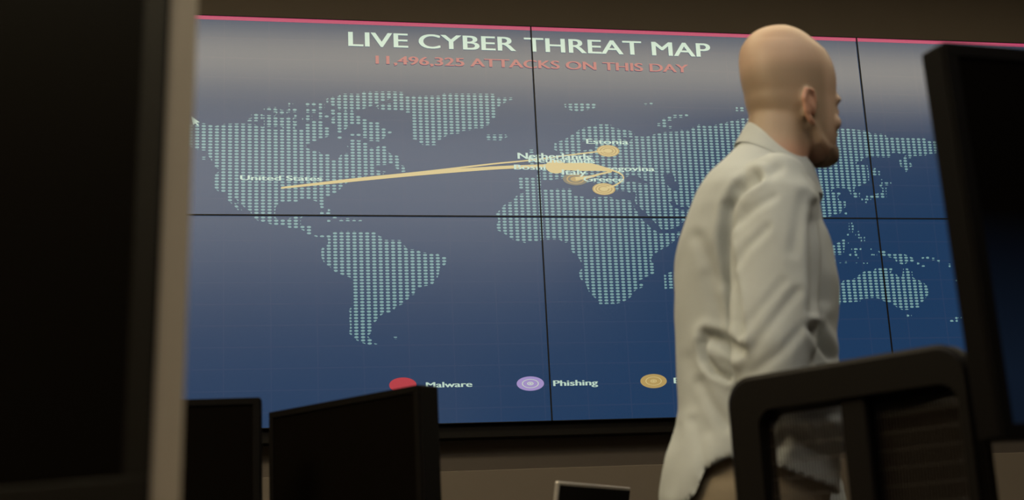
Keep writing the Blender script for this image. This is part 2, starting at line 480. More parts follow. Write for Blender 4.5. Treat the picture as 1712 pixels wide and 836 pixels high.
def is_land(P):
    r = np.zeros(len(P), bool)
    for p, (lo, hi) in zip(L_, L_bb):
        k = np.all((P >= lo) & (P <= hi), 1)
        if k.any():
            q = np.zeros(len(P), bool)
            q[k] = inside(P[k], p)
            r |= q
    for p in S_:
        r &= ~inside(P, p)
    return r


DU, DV = 0.0171 * PW, 0.01513 * PH
DW, DH = 0.0070, 0.00365                        # half axes of one dot
cols = np.arange(-64, 80) * DU
rows = np.concatenate([MID + 0.0113 * PH + np.arange(0, 62) * DV, MID - 0.0113 * PH - np.arange(0, 45) * DV])
dots = MB()
NA = 14
ang = np.linspace(0, 2 * PI, NA, endpoint=False)
unit = np.stack([np.cos(ang), np.sin(ang)], 1)
sub = np.array([(a, b) for a in np.linspace(-.9, .9, 7) for b in np.linspace(-.9, .9, 7) if a * a + b * b < .95])
C = np.array([(x, z) for x in cols for z in rows])
# quick reject, then clip each dot to the coast
cnt = np.stack([is_land(C + s * (DW, DH)) for s in sub], 1)
for c, k in zip(C, cnt):
    n = k.sum()
    if n < 3:
        continue
    if n == len(sub):
        P = c + unit * (DW, DH)
    else:
        s0 = sub[k].mean(0)
        ctr = c + s0 * (DW, DH)
        lo = np.zeros(NA)
        hi = np.ones(NA)
        E = c + unit * (DW, DH)
        full = is_land(E)
        for _ in range(5):
            mid = (lo + hi) / 2
            q = is_land(ctr + (E - ctr) * mid[:, None])
            lo = np.where(q, mid, lo)
            hi = np.where(q, hi, mid)
        tt = np.where(full, 1.0, np.maximum(lo, .12))
        P = ctr + (E - ctr) * tt[:, None]
    flat(dots, P, .0006)
VW.part(dots, 'world_map', C_dot)

# --- coloured line along the top
z = WALL_TOP
bar = MB()
for c in range(-2, 2):
    flat(bar, [(c * PW + GAP / 2, z - .0155), ((c + 1) * PW - GAP / 2, z - .0155), ((c + 1) * PW - GAP / 2, z - GAP / 2), (c * PW + GAP / 2, z - GAP / 2)], .0008)
VW.part(bar, 'header_line', C_line)


# --- writing
def text(name, s, xl, yl, xr, yr, cap, m, dy=.0022, bold=.075, label=None):
    def mesh(t):
        cu = bpy.data.curves.new('t', 'FONT')
        cu.body = t
        cu.resolution_u = 6
        ob = bpy.data.objects.new('t', cu)
        sc.collection.objects.link(ob)
        dg = bpy.context.evaluated_depsgraph_get()
        me = bpy.data.meshes.new_from_object(ob.evaluated_get(dg))
        bpy.data.objects.remove(ob)
        V = np.array([v.co[:2] for v in me.vertices])
        F = [tuple(p.vertices) for p in me.polygons]
        bpy.data.meshes.remove(me)
        return V, F
    H, _ = mesh('H')
    V, F = mesh(s)
    xl_, zl = on_wall(xl, yl)
    xr_, zr = on_wall(xr, yr)
    zt = on_wall(xl, yl - cap)[1]
    base = (zl + zr) / 2
    ch = zt - zl
    b0, b1 = V[:, 0].min(), V[:, 0].max()
    h0, h1 = H[:, 1].min(), H[:, 1].max()
    X = xl_ + (V[:, 0] - b0) / (b1 - b0) * (xr_ - xl_)
    Z = base + (V[:, 1] - h0) / (h1 - h0) * ch
    mb = MB()
    for q, ox in enumerate((-bold, 0, bold)):
        mb.add(np.stack([X + ox * ch, np.full(len(X), -dy - .00003 * q), Z], 1), F)
    o = VW.part(mb, name, m)
    return o


text('title_text', 'LIVE CYBER THREAT MAP', 583.5, 79.5, 1187, 93.5, 23.5, C_white, bold=.045)
text('subtitle_text', '11,496,325 ATTACKS ON THIS DAY', 629, 109, 1150, 119.5, 13.5, C_red, bold=.07)
text('country_label', 'United States', 402, 301.8, 538, 302.5, 8, C_white)
text('country_label', 'Estonia', 980.5, 240.8, 1050, 241.5, 8, C_white)
text('country_label', 'Netherlands', 866, 266.2, 988, 267, 10, C_white)
text('country_label', 'Netherlands', 884, 272.2, 994, 273, 8.5, C_white, dy=.0023)
text('country_label', 'Bosnia and Herzegovina', 860, 283.4, 1094, 286.4, 8, C_white, dy=.0013)
text('country_label', 'Italy', 940, 292.4, 980, 292.8, 8.6, C_white)
text('country_label', 'Greece', 976, 303.6, 1043, 304.2, 8, C_white)
text('legend_text', 'Malware', 712.6, 647.8, 789, 647.2, 8.8, C_white)
text('legend_text', 'Phishing', 925.5, 645.2, 999, 644.4, 9.2, C_white)
text('legend_text', 'E', 1127, 641, 1135.5, 640.8, 9.2, C_white)


# --- attack lines and markers
def ribbon(mb, pts, dy):
    """pts: (px, py, width in px)"""
    A = np.array(pts, float)
    # smooth the path
    t = np.linspace(0, len(A) - 1, 6 * (len(A) - 1) + 1)
    i = np.clip(t.astype(int), 0, len(A) - 2)
    f = (t - i)[:, None]
    Pm = A[np.maximum(i - 1, 0)]
    P0_, P1_ = A[i], A[i + 1]
    P2_ = A[np.minimum(i + 2, len(A) - 1)]
    Q = .5 * (2 * P0_ + (P1_ - Pm) * f + (2 * Pm - 5 * P0_ + 4 * P1_ - P2_) * f * f + (3 * P0_ - Pm - 3 * P1_ + P2_) * f ** 3)
    W = np.array([on_wall(a, b) for a, b in Q[:, :2]])
    tan = np.gradient(W, axis=0)
    nrm = np.stack([-tan[:, 1], tan[:, 0]], 1)
    nrm /= np.linalg.norm(nrm, axis=1)[:, None]
    hw = Q[:, 2:3] * .00205 / 2
    a, b = W + nrm * hw, W - nrm * hw
    n = len(W)
    V = [(p[0], -dy, p[1]) for p in np.concatenate([a, b])]
    mb.add(V, [(k, k + 1, n + k + 1, n + k) for k in range(n - 1)])


def line(pts, m=C_gold2, dy=.0012):
    mb = MB()
    ribbon(mb, pts, dy)
    VW.part(mb, 'attack_line', m)


line([(470, 314, 2.5), (600, 299, 3.4), (700, 288.6, 3.2), (820, 274.6, 2.6), (880, 268.8, 2.4), (940, 261, 2.2), (1000, 253.6, 2.4), (1014, 252.4, 3)])
line([(470, 314.6, 2.5), (600, 300.6, 5), (700, 290.6, 6.2), (820, 281.4, 5.6), (905, 277.6, 5.2), (930, 277, 6)], dy=.00125)
line([(930, 279, 7), (960, 277.5, 8), (985, 276.5, 7), (1010, 281, 4), (1036, 290, 2.4), (1042, 299, 2.4), (1030, 309, 2.6), (1012, 315.5, 4)], dy=.0014)
line([(930, 280, 8), (970, 281.5, 9), (1000, 282.5, 7), (1022, 286, 4), (1004, 291, 3), (985, 296, 4.5), (962, 299, 6)], dy=.00145)
line([(930, 277, 5), (962, 273.5, 3), (990, 275, 3), (1012, 283, 3)], dy=.0015)


def ell(mb, cx, cy, rx, ry, dy, r_in=0.0, n=40):
    x, z_ = on_wall(cx, cy)
    x2, _ = on_wall(cx + rx, cy)
    _, z2 = on_wall(cx, cy - ry)
    a, b = x2 - x, z2 - z_
    T = np.linspace(0, 2 * PI, n, endpoint=False)
    out = [(x + a * math.cos(t), -dy, z_ + b * math.sin(t)) for t in T]
    if not r_in:
        mb.add(out, [tuple(range(n))])
    else:
        inn = [(x + a * r_in * math.cos(t), -dy, z_ + b * r_in * math.sin(t)) for t in T]
        mb.add(out + inn, [(k, (k + 1) % n, n + (k + 1) % n, n + k) for k in range(n)])


def marker(cx, cy, rx, ry, body, ring, rings, dy, name='attack_marker'):
    mb = MB()
    ell(mb, cx, cy, rx, ry, dy)
    o = VW.part(mb, name, body)
    if rings:
        rb = MB()
        for ro, ri in rings:
            ell(rb, cx, cy, rx * ro, ry * ro, dy + .00015, ri / ro if ri else 0)
        VW.part(rb, 'ring', ring, parent=o)


RG = [(.88, .76), (.62, .5), (.36, 0)]
marker(1016.5, 252.4, 19, 9.8, C_gold, C_gold2, RG, .0010)
marker(1009.5, 316.2, 19.2, 10, C_gold, C_gold2, RG, .0010)
marker(962, 299.6, 21, 10.4, C_goldd, C_gold, [(.72, .6), (.4, 0)], .0010)
marker(929, 279, 17, 11.2, C_gold2, C_gold, None, .0016)
LG = [(.62, .55), (.24, .16), (.1, 0)]
marker(673.5, 643.8, 22.8, 12.6, C_mal, C_red, [], .0010, 'legend_disc')
marker(886.6, 641.4, 22.8, 12, C_phi, C_phi2, LG, .0010, 'legend_disc')
marker(1092.6, 637.2, 22, 11.8, C_gold, C_gold2, LG, .0010, 'legend_disc')
cur = MB()
cp = [(319.5, 194.5), (334, 205), (328.5, 205.6), (332.5, 209.5), (330.5, 210.6), (326.5, 206.8), (323, 209.5)]
cw = [on_wall(*p) for p in cp]
cur.add([(p[0], -.0026, p[1]) for p in cw], [(0, 1, 2, 5), (2, 3, 4, 5), (0, 5, 6)])
VW.part(cur, 'cursor_arrow', C_white)


# ------------------------------------------------------------------ monitors and desks
def monitor(name_kw, TR, e1, up, width, height, thick, desk_z, bezel=.014, edge_mat=None, glass=None, bezel_mat=None, body=M_black, face_dir=None, stand=True):
    """flat monitor; TR = top right corner of the front face, e1 = unit vector left->right, up = unit vector"""
    TR, e1, up = map(np.array, (TR, e1, up))
    e1 = e1 / np.linalg.norm(e1)
    up = up / np.linalg.norm(up)
    n = np.cross(e1, up)
    n = n / np.linalg.norm(n)                       # towards the viewer
    ctr = TR - e1 * width / 2 - up * height / 2 - n * thick / 2
    back = ctr - n * (thick / 2 + .03)
    base = np.array([back[0], back[1], desk_z])
    T = Thing('desktop_monitor', base, **name_kw)
    hs = T.part(MB().obox(ctr, e1 * width / 2, up * height / 2, n * thick / 2, .004), 'housing', edge_mat or body)
    face = ctr + n * (thick / 2)
    bz = MB()
    for cc, a, b in ((face + up * (height / 2 - bezel / 2), width / 2 - .003, bezel / 2), (face - up * (height / 2 - bezel / 2), width / 2 - .003, bezel / 2),
                     (face + e1 * (width / 2 - bezel / 2 - .003), bezel / 2, height / 2 - bezel), (face - e1 * (width / 2 - bezel / 2 - .003), bezel / 2, height / 2 - bezel)):
        bz.obox(cc + n * .0015, e1 * a, up * b, n * .002, .001)
    T.part(bz, 'bezel', bezel_mat or M_black)
    T.part(MB().obox(face + n * .0005, e1 * (width / 2 - bezel), up * (height / 2 - bezel), n * .0006), 'screen', glass or M_glass)
    T.part(MB().obox(ctr - n * (thick / 2 + .012), e1 * width * .3, up * height * .3, n * .013, .01), 'rear_cover', body)
    st = MB()
    st.obox(np.array([back[0], back[1], (desk_z + .012 + ctr[2]) / 2]) - n * .018, e1 * .028, (0, 0, (ctr[2] - desk_z - .012) / 2), n * .01, .004)
    T.part(st, 'stand_neck', body)
    hn = np.array([n[0], n[1], 0])
    hn = hn / np.linalg.norm(hn)
    T.part(MB().obox(base + np.array([0, 0, .009]) + hn * .02, np.array([e1[0], e1[1], 0]) * .13, hn * .09, (0, 0, .0088), .006), 'stand_foot', body)
    return T, n


DESK_Z = 0.72


def desk(x0, x1, y0, y1, label):
    T = Thing('office_desk', ((x0 + x1) / 2, (y0 + y1) / 2, 0), label=label, cat='desk', group='office desks')
    T.part(MB().box(x0, x1, y0, y1, DESK_Z - .03, DESK_Z, .004), 'desktop', M_desk)
    for a in (x0 + .03, x1 - .07):
        for b in (y0 + .03, y1 - .07):
            T.part(MB().box(a, a + .04, b, b + .04, 0, DESK_Z - .03, .003), 'leg', M_black2)
    T.part(MB().box(x0 + .07, x1 - .07, (y0 + y1) / 2 - .01, (y0 + y1) / 2 + .01, DESK_Z - .3, DESK_Z - .03, .003), 'modesty_panel', M_black2)


# big monitor at the left edge, its pale side towards us
tp, bt = at_t(313, 0, 1.06), at_t(282, 836, 0.955)
upL = (tp - bt) / np.linalg.norm(tp - bt)
al = math.radians(33)
e1L = np.array([math.cos(al), -math.sin(al), 0])
e1L = e1L - upL * (e1L @ upL)
e1L = e1L / np.linalg.norm(e1L)
nL = np.cross(e1L, upL)
TH = .034
fr_ = (tp + bt) / 2 + nL * TH / 2                       # a point on the front right edge
hL = .46
topL = fr_ + upL * ((1.335 - fr_[2]) / upL[2])
monitor(dict(label='large black monitor filling the left edge of the view, pale beige side edge', cat='monitor'),
        topL, e1L, upL, .66, hL, TH, DESK_Z, .022, M_champ, bezel_mat=M_black2)
# two black monitors lower left
zt = CAM_Z + .315
b_ = at_z(437, 664.5, zt)
monitor(dict(label='black monitor half hidden behind the large monitor with the beige edge', cat='monitor'),
        b_, (1, -.055, 0), (0, 0, 1), .50, .32, .035, DESK_Z, .012)
zt = CAM_Z + .31
a_, b_ = at_z(450, 690, zt), at_z(703, 643, zt)
e_ = b_ - a_
monitor(dict(label='black monitor standing angled in front of the red legend dot', cat='monitor'),
        b_, e_, (0, 0, 1), float(np.linalg.norm(e_)), .30, .042, DESK_Z, .012)
# dark monitor on the right: nearly black, a dim navy reflection painted low down as emission
def dim_screen():
    m = mat('dim navy screen reflection', (0.0030, 0.0021, 0.0014), 0.5, spec=0.02)
    n = m.node_tree
    tc = n.nodes.new('ShaderNodeTexCoord')
    sp = n.nodes.new('ShaderNodeSeparateXYZ')
    cr = n.nodes.new('ShaderNodeValToRGB')
    cr.color_ramp.elements[0].position = .12
    cr.color_ramp.elements[0].color = (0.0035, 0.0075, 0.016, 1)
    cr.color_ramp.elements[1].position = .55
    cr.color_ramp.elements[1].color = (0, 0, 0, 1)
    n.links.new(tc.outputs['Generated'], sp.inputs[0])
    n.links.new(sp.outputs['Z'], cr.inputs['Fac'])
    b = n.nodes['Principled BSDF']
    n.links.new(cr.outputs['Color'], b.inputs['Emission Color'])
    b.inputs['Emission Strength'].default_value = 1
    return m


tR = 1.48
pTL = at_t(1571, 71, tR)
d_ = ray(1666, 735)
dirR = np.array([.988, .155, 0])
upR = np.array([-.024, -.004, 1.0])
upR = upR / np.linalg.norm(upR)
# bottom: depth of the left edge at that pixel
k = math.hypot(pTL[0] - CAM[0], pTL[1] - CAM[1]) / math.hypot(d_[0], d_[1])
zb = CAM_Z + k * d_[2]
hR = pTL[2] - zb
wR = .74
TRm, nR = monitor(dict(label='large dark monitor at the right edge of the view, in front of the video wall', cat='monitor'),
                  pTL + (dirR - upR * (dirR @ upR)) * wR, dirR - upR * (dirR @ upR), upR, wR, hR, .035, DESK_Z, .016, glass=dim_screen())

desk(-2.3, -0.80, -3.55, -2.72, 'dark wooden desk under the large monitor with the beige edge')
desk(-1.95, -0.64, -2.52, -1.72, 'dark wooden desk carrying the two small black monitors')
desk(-0.62, -0.10, -1.78, -1.10, 'dark wooden desk carrying the open laptop')
desk(0.05, 1.6, -3.15, -2.45, 'dark wooden desk under the large dark monitor on the right')

# laptop, seen from behind
zt = CAM_Z + .152
a_, b_ = at_z(931, 804.5, zt), at_z(1052, 815, zt)
e_ = (b_ - a_)
wl = float(np.linalg.norm(e_))
e_ = e_ / wl
nl = np.array([e_[1], -e_[0], 0])                        # towards us
lift = zt - (DESK_Z + .018)
tilt = .18
upl = np.array([*(nl[:2] * tilt), 1.0])
upl = upl / np.linalg.norm(upl)
Lh = lift / upl[2]
mid_top = (a_ + b_) / 2
hinge = mid_top - upl * Lh
LT = Thing('laptop', (hinge[0], hinge[1], DESK_Z), label='open dark laptop with a pale metal rim, standing on the desk under the video wall', cat='laptop')
lc = (mid_top + hinge) / 2
ln = np.cross(e_, upl)
lid = LT.part(MB().obox(lc, e_ * (wl / 2), upl * (Lh / 2), ln * .004, .003), 'lid', M_alu)
LT.part(MB().obox(lc + ln * .0042, e_ * (wl / 2 - .006), upl * (Lh / 2 - .006), ln * .0012, .001), 'lid_panel', M_black, parent=lid)
LT.part(MB().obox(lc - ln * .0042, e_ * (wl / 2 - .008), upl * (Lh / 2 - .010), ln * .0010), 'screen', M_glass, parent=lid)
bc = np.array([hinge[0], hinge[1], DESK_Z + .0095]) - nl * (.115)
LT.part(MB().obox(bc, e_ * (wl / 2), nl * .115, (0, 0, .0088), .004), 'base', M_alu)
LT.part(MB().obox(bc + np.array([0, 0, .0092]) + nl * .03, e_ * (wl / 2 - .02), nl * .05, (0, 0, .0006)), 'keyboard', M_black)
LT.part(MB().obox(bc + np.array([0, 0, .0092]) - nl * .065, e_ * .05, nl * .03, (0, 0, .0005)), 'touchpad', M_black2)

# ------------------------------------------------------------------ mesh office chair
zt = CAM_Z + .235
A_ = at_z(1228, 645, zt)
B_ = at_z(1622, 580, zt)
e1 = B_ - A_
cw_ = float(np.linalg.norm(e1))
e1 = e1 / cw_
nf = np.array([e1[1], -e1[0], 0])
if nf @ (CAM - A_) < 0:
    nf = -nf                                               # towards us: the seat side
UPZ = np.array([0, 0, 1.0])
CH = .50                                                   # backrest height
W2 = cw_ + .004
seat_c = A_ + e1 * cw_ / 2 + nf * .26
CHT = Thing('office_chair', (seat_c[0], seat_c[1], 0), label='black mesh-back office chair in front of the man in the pale shirt', cat='chair')


def cp_(u, v, d=0.0):
    """backrest coordinates: u across 0..1, v down in metres, d towards us"""
    return A_ + e1 * (u * W2 - .006) - UPZ * v + nf * d


def rbar(mb, u0, u1, v0, v1, d0, d1, bev):
    c = (cp_(u0, v0, d0) + cp_(u1, v1, d1)) / 2
    mb.obox(c, e1 * (u1 - u0) * W2 / 2, UPZ * (v1 - v0) / 2, nf * (d1 - d0) / 2, bev)


# rounded frame: outer outline minus two openings, as a thick loft
def rrect(u0, u1, v0, v1, r, n=8):
    pts = []
    for (cx, cy, a0) in ((u1 * W2 - r, v0 + r, -PI / 2), (u1 * W2 - r, v1 - r, 0), (u0 * W2 + r, v1 - r, PI / 2), (u0 * W2 + r, v0 + r, PI)):
        for k_ in range(n + 1):
            a = a0 + PI / 2 * k_ / n
            pts.append((cx + r * math.cos(a), cy + r * math.sin(a)))
    return pts


def frame_loft(outer, inner, d0, d1, bev):
    """closed ring section between two outlines"""
    n = len(outer)
    O, I = np.array(outer), np.array(inner)
    m_ = (O + I) / 2
    rings = []
    for i in range(n):
        o, q = O[i], I[i]
        sec = [(q, d0 + bev), (q + (o - q) * .12, d1), (o + (q - o) * .12, d1), (o, d1 - bev), (o, d0 + bev), (o + (q - o) * .12, d0), (q + (o - q) * .12, d0)]
        rings.append([A_ + e1 * (p[0] - .006) - UPZ * p[1] + nf * d for p, d in sec])
    return MB().loft(rings, caps=False, close=True)


fo = rrect(0, 1.0, -.008, CH, .038)
fi = rrect(.165, .955, .047, CH - .05, .022)
CHT.part(frame_loft(fo, fi, -.016, .016, .006), 'backrest_frame', M_chairframe)
sp_ = MB()
rbar(sp_, .49, .60, .03, CH - .02, -.012, .010, .006)
CHT.part(sp_, 'centre_panel', M_chairframe)
sp_ = MB()
rbar(sp_, .475, .985, .02, CH - .01, -.040, -.026, .005)
CHT.part(sp_, 'rear_shell', M_chairframe)
sp_ = MB()
rbar(sp_, .62, .735, .02, CH + .12, -.072, -.0405, .010)
spine = CHT.part(sp_, 'spine', M_black2)
ms = MB()
nst = 66
for k_ in range(nst):
    u = .15 + (.965 - .15) * (k_ + .5) / nst
    pts = []
    for v in np.linspace(.04, CH - .04, 14):
        sag = -.012 * math.sin(PI * (u - .15) / .815) + .018 * math.exp(-((v - .30) / .09) ** 2)
        pts.append(cp_(u, v, sag))
    ms.tube(pts, .00065, 5, caps=True, round_ends=False)
for v in np.arange(.045, CH - .04, .022):
    pts = [cp_(u, v, -.012 * math.sin(PI * (u - .15) / .815) + .018 * math.exp(-((v - .30) / .09) ** 2)) for u in np.linspace(.15, .965, 12)]
    ms.tube(pts, .0005, 4, caps=True, round_ends=False)
CHT.part(ms, 'mesh_weave', M_chairmesh, smooth=True)
# seat, column and star base
s0 = np.array([seat_c[0], seat_c[1], .47])
rings = []
for dz, sc_ in ((-.045, .86), (-.03, .98), (.0, 1.0), (.02, .97), (.032, .86), (.036, .6)):
    rings.append([s0 + np.array([0, 0, dz]) + e1 * .235 * sc_ * np.sign(math.cos(a)) * abs(math.cos(a)) ** .5 + nf * .225 * sc_ * np.sign(math.sin(a)) * abs(math.sin(a)) ** .5 for a in np.linspace(0, 2 * PI, 40, endpoint=False)])
CHT.part(MB().loft(rings), 'seat', M_fabric, smooth=True)
CHT.part(MB().tube([s0 + [0, 0, -.05], s0 + [0, 0, -.20], s0 + [0, 0, -.34]], [.03, .026, .03], 16, round_ends=False), 'gas_column', M_black2, smooth=True)
arm = MB()
mid_b = cp_(.68, CH + .10, -.056)
arm.tube([mid_b, mid_b + [0, 0, -.05], np.array([mid_b[0], mid_b[1], .44]) + nf * .06, s0 + [0, 0, -.07]], [.022, .022, .022, .024], 10)
CHT.part(arm, 'tilt_bracket', M_black2, smooth=True)
for k_ in range(5):
    a = k_ * 2 * PI / 5 + .3
    dd = np.array([math.cos(a), math.sin(a), 0])
    tip = np.array([seat_c[0], seat_c[1], .075]) + dd * .28
    leg = CHT.part(MB().tube([np.array([seat_c[0], seat_c[1], .12]), np.array([seat_c[0], seat_c[1], .10]) + dd * .14, tip], [.024, .02, .015], 10), 'base_leg', M_chairframe, smooth=True)
    ax = np.array([-dd[1], dd[0], 0])
    wb = tip * [1, 1, 0] + np.array([0, 0, .0285])
    cb = MB()
    for sgn in (-1, 1):
        cb.tube([wb + ax * sgn * .006, wb + ax * sgn * .022], .028, 16, round_ends=False)
    cb.tube([wb + [0, 0, .0], tip], .008, 8, round_ends=False)
    CHT.part(cb, 'caster', M_black, parent=leg)

# ---- person
# ------------------------------------------------------------------ the man
MT = 2.35
_c = at_t(1268, 500, MT)
PB = np.array([_c[0], _c[1], 0.0])                         # ground point under him
_d = PB - CAM
_d[2] = 0
DV_ = _d / np.linalg.norm(_d)                              # away from the camera
SV = np.array([DV_[1], -DV_[0], 0])                        # his forward direction (to the right)
UP = np.array([0, 0, 1.0])


def mpx(x, y, lat=0.0):
    """point seen at a pixel, on the upright plane through him (lat = metres towards us)"""
    d = ray(x, y)
    o = PB - lat * DV_
    t = ((o - CAM) @ DV_) / (d @ DV_)
    p = CAM + t * d
    return (p - PB) @ SV, p[2]


def loc(s, l, z):
    return PB + s * SV - l * DV_ + z * UP


def ering(c, ax, ay, n=28, pw=2.0):
    out = []
    for a in np.linspace(0, 2 * PI, n, endpoint=False):
        ca, sa = math.cos(a), math.sin(a)
        out.append(c + ax * np.sign(ca) * abs(ca) ** (2 / pw) + ay * np.sign(sa) * abs(sa) ** (2 / pw))
    return out


def remeshed(mb, voxel, smooth_it, name):
    """fuse overlapping closed shapes into one continuous surface"""
    me = bpy.data.meshes.new(name)
    me.from_pydata(mb.v, [], mb.f)
    bm = bmesh.new()
    bm.from_mesh(me)
    bmesh.ops.recalc_face_normals(bm, faces=bm.faces)
    bm.to_mesh(me)
    bm.free()
    ob = bpy.data.objects.new(name, me)
    sc.collection.objects.link(ob)
    r = ob.modifiers.new('r', 'REMESH')
    r.mode = 'VOXEL'
    r.voxel_size = voxel
    if smooth_it:
        s = ob.modifiers.new('s', 'SMOOTH')
        s.factor = .5
        s.iterations = smooth_it
    dg = bpy.context.evaluated_depsgraph_get()
    out = bpy.data.meshes.new_from_object(ob.evaluated_get(dg))
    bpy.data.objects.remove(ob)
    return out


def mesh_np(me):
    V = np.empty(len(me.vertices) * 3)
    me.vertices.foreach_get('co', V)
    N = np.empty(len(me.vertices) * 3)
    me.vertex_normals.foreach_get('vector', N)
    return V.reshape(-1, 3), N.reshape(-1, 3)


MAN = Thing('person', PB, label='bald bearded man in a pale long-sleeved shirt standing in front of the video wall', cat='person')


def link_mesh(me, name, material, parent=None, smooth=True):
    V, _ = mesh_np(me)
    me.vertices.foreach_set('co', (V - PB).ravel())
    me.polygons.foreach_set('use_smooth', [smooth] * len(me.polygons))
    me.materials.clear()
    me.materials.append(material)
    me.update()
    o = bpy.data.objects.new(name, me)
    sc.collection.objects.link(o)
    o.parent = parent or MAN.o
    return o


# --- head frame: chin level, turned further away than the shoulders
PHI = math.radians(38)
HF = math.cos(PHI) * SV + math.sin(PHI) * DV_               # where he looks
HR = np.array([HF[1], -HF[0], 0]) - .20 * UP                 # his right, head tipped a little to that side
hs, hz = mpx(1334, 267, .02)
HC = loc(hs, .0, hz)                                        # head axis at chin level
TOPZ = mpx(1309, 44, 0)[1]
HS = (TOPZ - hz) / .238                                     # scale of the head table
HX = .86 * HS                                               # across


def hp(f, r, z_):
    return HC + f * HX * HF + r * HX * HR + z_ * HS * UP


HEAD = [  # z, front, back, half width
    (.000, .058, -.028, .026), (.006, .070, -.010, .040), (.020, .0775, .030, .052), (.040, .0800, .062, .060), (.060, .0825, .077, .065),
    (.080, .0865, .087, .068), (.100, .086, .0925, .0705), (.112, .085, .0925, .0715), (.130, .0895, .0960, .0735), (.150, .0915, .0975, .0750),
    (.170, .0870, .0965, .0752), (.190, .0770, .0920, .0715), (.205, .0630, .0840, .064), (.218, .0460, .0715, .053), (.228, .0290, .0540, .039), (.235, .0110, .0320, .022), (.238, .006, .008, .007)]

body = MB()
rings = []
HT = np.array(HEAD)
tq = np.linspace(0, len(HT) - 1, 4 * (len(HT) - 1) + 1)
ti = np.clip(tq.astype(int), 0, len(HT) - 2)
tf = (tq - ti)[:, None]
q0, q1, q2, q3 = HT[np.maximum(ti - 1, 0)], HT[ti], HT[ti + 1], HT[np.minimum(ti + 2, len(HT) - 1)]
for z_, f, b, hw in .5 * (2 * q1 + (q2 - q0) * tf + (2 * q0 - 5 * q1 + 4 * q2 - q3) * tf ** 2 + (3 * q1 - q0 - 3 * q2 + q3) * tf ** 3):
    c = hp((f - b) / 2, 0, z_)
    rings.append(ering(c, HF * (f + b) / 2 * HX, HR * hw * HX, 40, 2.25 if .01 < z_ < .2 else 2.0))
body.loft(rings)
# neck
nk0, nk1 = hp(-.092, 0, -.10), hp(-.026, 0, .080)
body.loft([ering(nk0 + (nk1 - nk0) * t, HF * .058, HR * .058, 28) for t in (0, .25, .5, .75, 1)])


def ball(mb, c, a, b, d, n=14, m=9):
    rings = []
    for k in range(m + 1):
        th = -PI / 2 + PI * k / m
        r = max(math.cos(th), .02)
        rings.append([c + d * math.sin(th) + r * (a * math.cos(p) + b * math.sin(p)) for p in np.linspace(0, 2 * PI, n, endpoint=False)])
    mb.loft(rings)


V3 = lambda v, s: v * s * HS
hq = lambda f, r, z_: hp(f, r, .99 * z_ - .017)
# brow ridge, cheekbones, nose, lips, chin
for sg in (-1, 1):
    body.tube([hq(.081, sg * .008, .128), hq(.081, sg * .030, .133), hq(.070, sg * .050, .128)], [.008 * HS, .0085 * HS, .007 * HS], 10)
    ball(body, hq(.058, sg * .041, .088), V3(HF, .014), V3(HR, .017), V3(UP, .015))
    ball(body, hq(.068, sg * .030, .108), V3(HF, .013), V3(HR, .015), V3(UP, .011))
body.tube([hq(.090, 0, .120), hq(.082, 0, .100), hq(.083, 0, .083), hq(.081, 0, .075)], [.006 * HS, .007 * HS, .009 * HS, .008 * HS], 12)
for sg in (-1, 1):
    ball(body, hq(.082, sg * .012, .073), V3(HF, .011), V3(HR, .008), V3(UP, .008))
body.tube([hq(.078, -.020, .049), hq(.0830, 0, .0505), hq(.078, .020, .049)], [.004 * HS, .0062 * HS, .004 * HS], 10)
body.tube([hq(.077, -.018, .040), hq(.0815, 0, .0385), hq(.077, .018, .040)], [.004 * HS, .0064 * HS, .004 * HS], 10)
ball(body, hp(.064, 0, .016), V3(HF, .015), V3(HR, .024), V3(UP, .016))
# jaw angle
for sg in (-1, 1):
    body.tube([hp(-.004, sg * .058, .060), hp(.006, sg * .055, .034), hp(.050, sg * .036, .012)], [.009 * HS, .011 * HS, .012 * HS], 12)
# ears
for sg in (-1, 1):
    o = lambda f, r, z_: hp(f - .022, sg * (.0735 + (.62 if sg > 0 else .30) * r - (0 if sg > 0 else .004)), .92 * z_ - (.021 if sg > 0 else .004))
    body.tube([o(.010, .002, .108), o(.014, .006, .132), o(.004, .012, .147), o(-.012, .017, .146), o(-.021, .019, .130), o(-.017, .016, .108), o(-.006, .010, .090), o(.004, .004, .083)],
              [.0035 * HS, .0045 * HS, .0050 * HS, .0050 * HS, .0050 * HS, .0048 * HS, .0062 * HS, .0055 * HS], 10)
    body.tube([o(.006, .003, .104), o(-.002, .007, .118), o(-.004, .008, .132)], [.0055 * HS, .0060 * HS, .0045 * HS], 10)
    body.tube([o(-.010, .006, .102), o(-.012, .010, .120), o(-.008, .009, .136)], [.0055 * HS, .0050 * HS, .0040 * HS], 10)

# --- trunk outline seen from the side: (pixel row, back column, front column), half width
TR_ = [((1249, 216), (1360, 298), .066), ((1240, 238), (1366, 314), .080), (  (1224, 260), (1369, 324), .108), ((1203, 284), (1370, 333), .146), ((1181, 310), (1371, 343), .178),
       ((1162, 340), (1374, 356), .192), ((1147, 375), (1378, 380), .193)]
TR_ += [((xb, y), (xf, y), hw) for y, xb, xf, hw in [(410, 1137, 1388, .186), (440, 1131, 1396, .182), (480, 1128, 1403, .176), (530, 1128, 1403, .170), (560, 1130, 1400, .168), (600, 1131, 1403, .168), (640, 1131, 1405, .170),
       (690, 1134, 1404, .176), (715, 1130, 1404, .180), (740, 1122, 1404, .184), (765, 1112, 1405, .188), (790, 1107, 1405, .190), (836, 1104, 1404, .190), (870, 1108, 1400, .188), (900, 1116, 1395, .184)]]
trunk = []
for pb, pf, hw in TR_:
    sb, z0_ = mpx(*pb)
    sf, z1_ = mpx(*pf)
    trunk.append((sb, sf, (z0_ + z1_) / 2, hw, (z1_ - z0_) / 2))


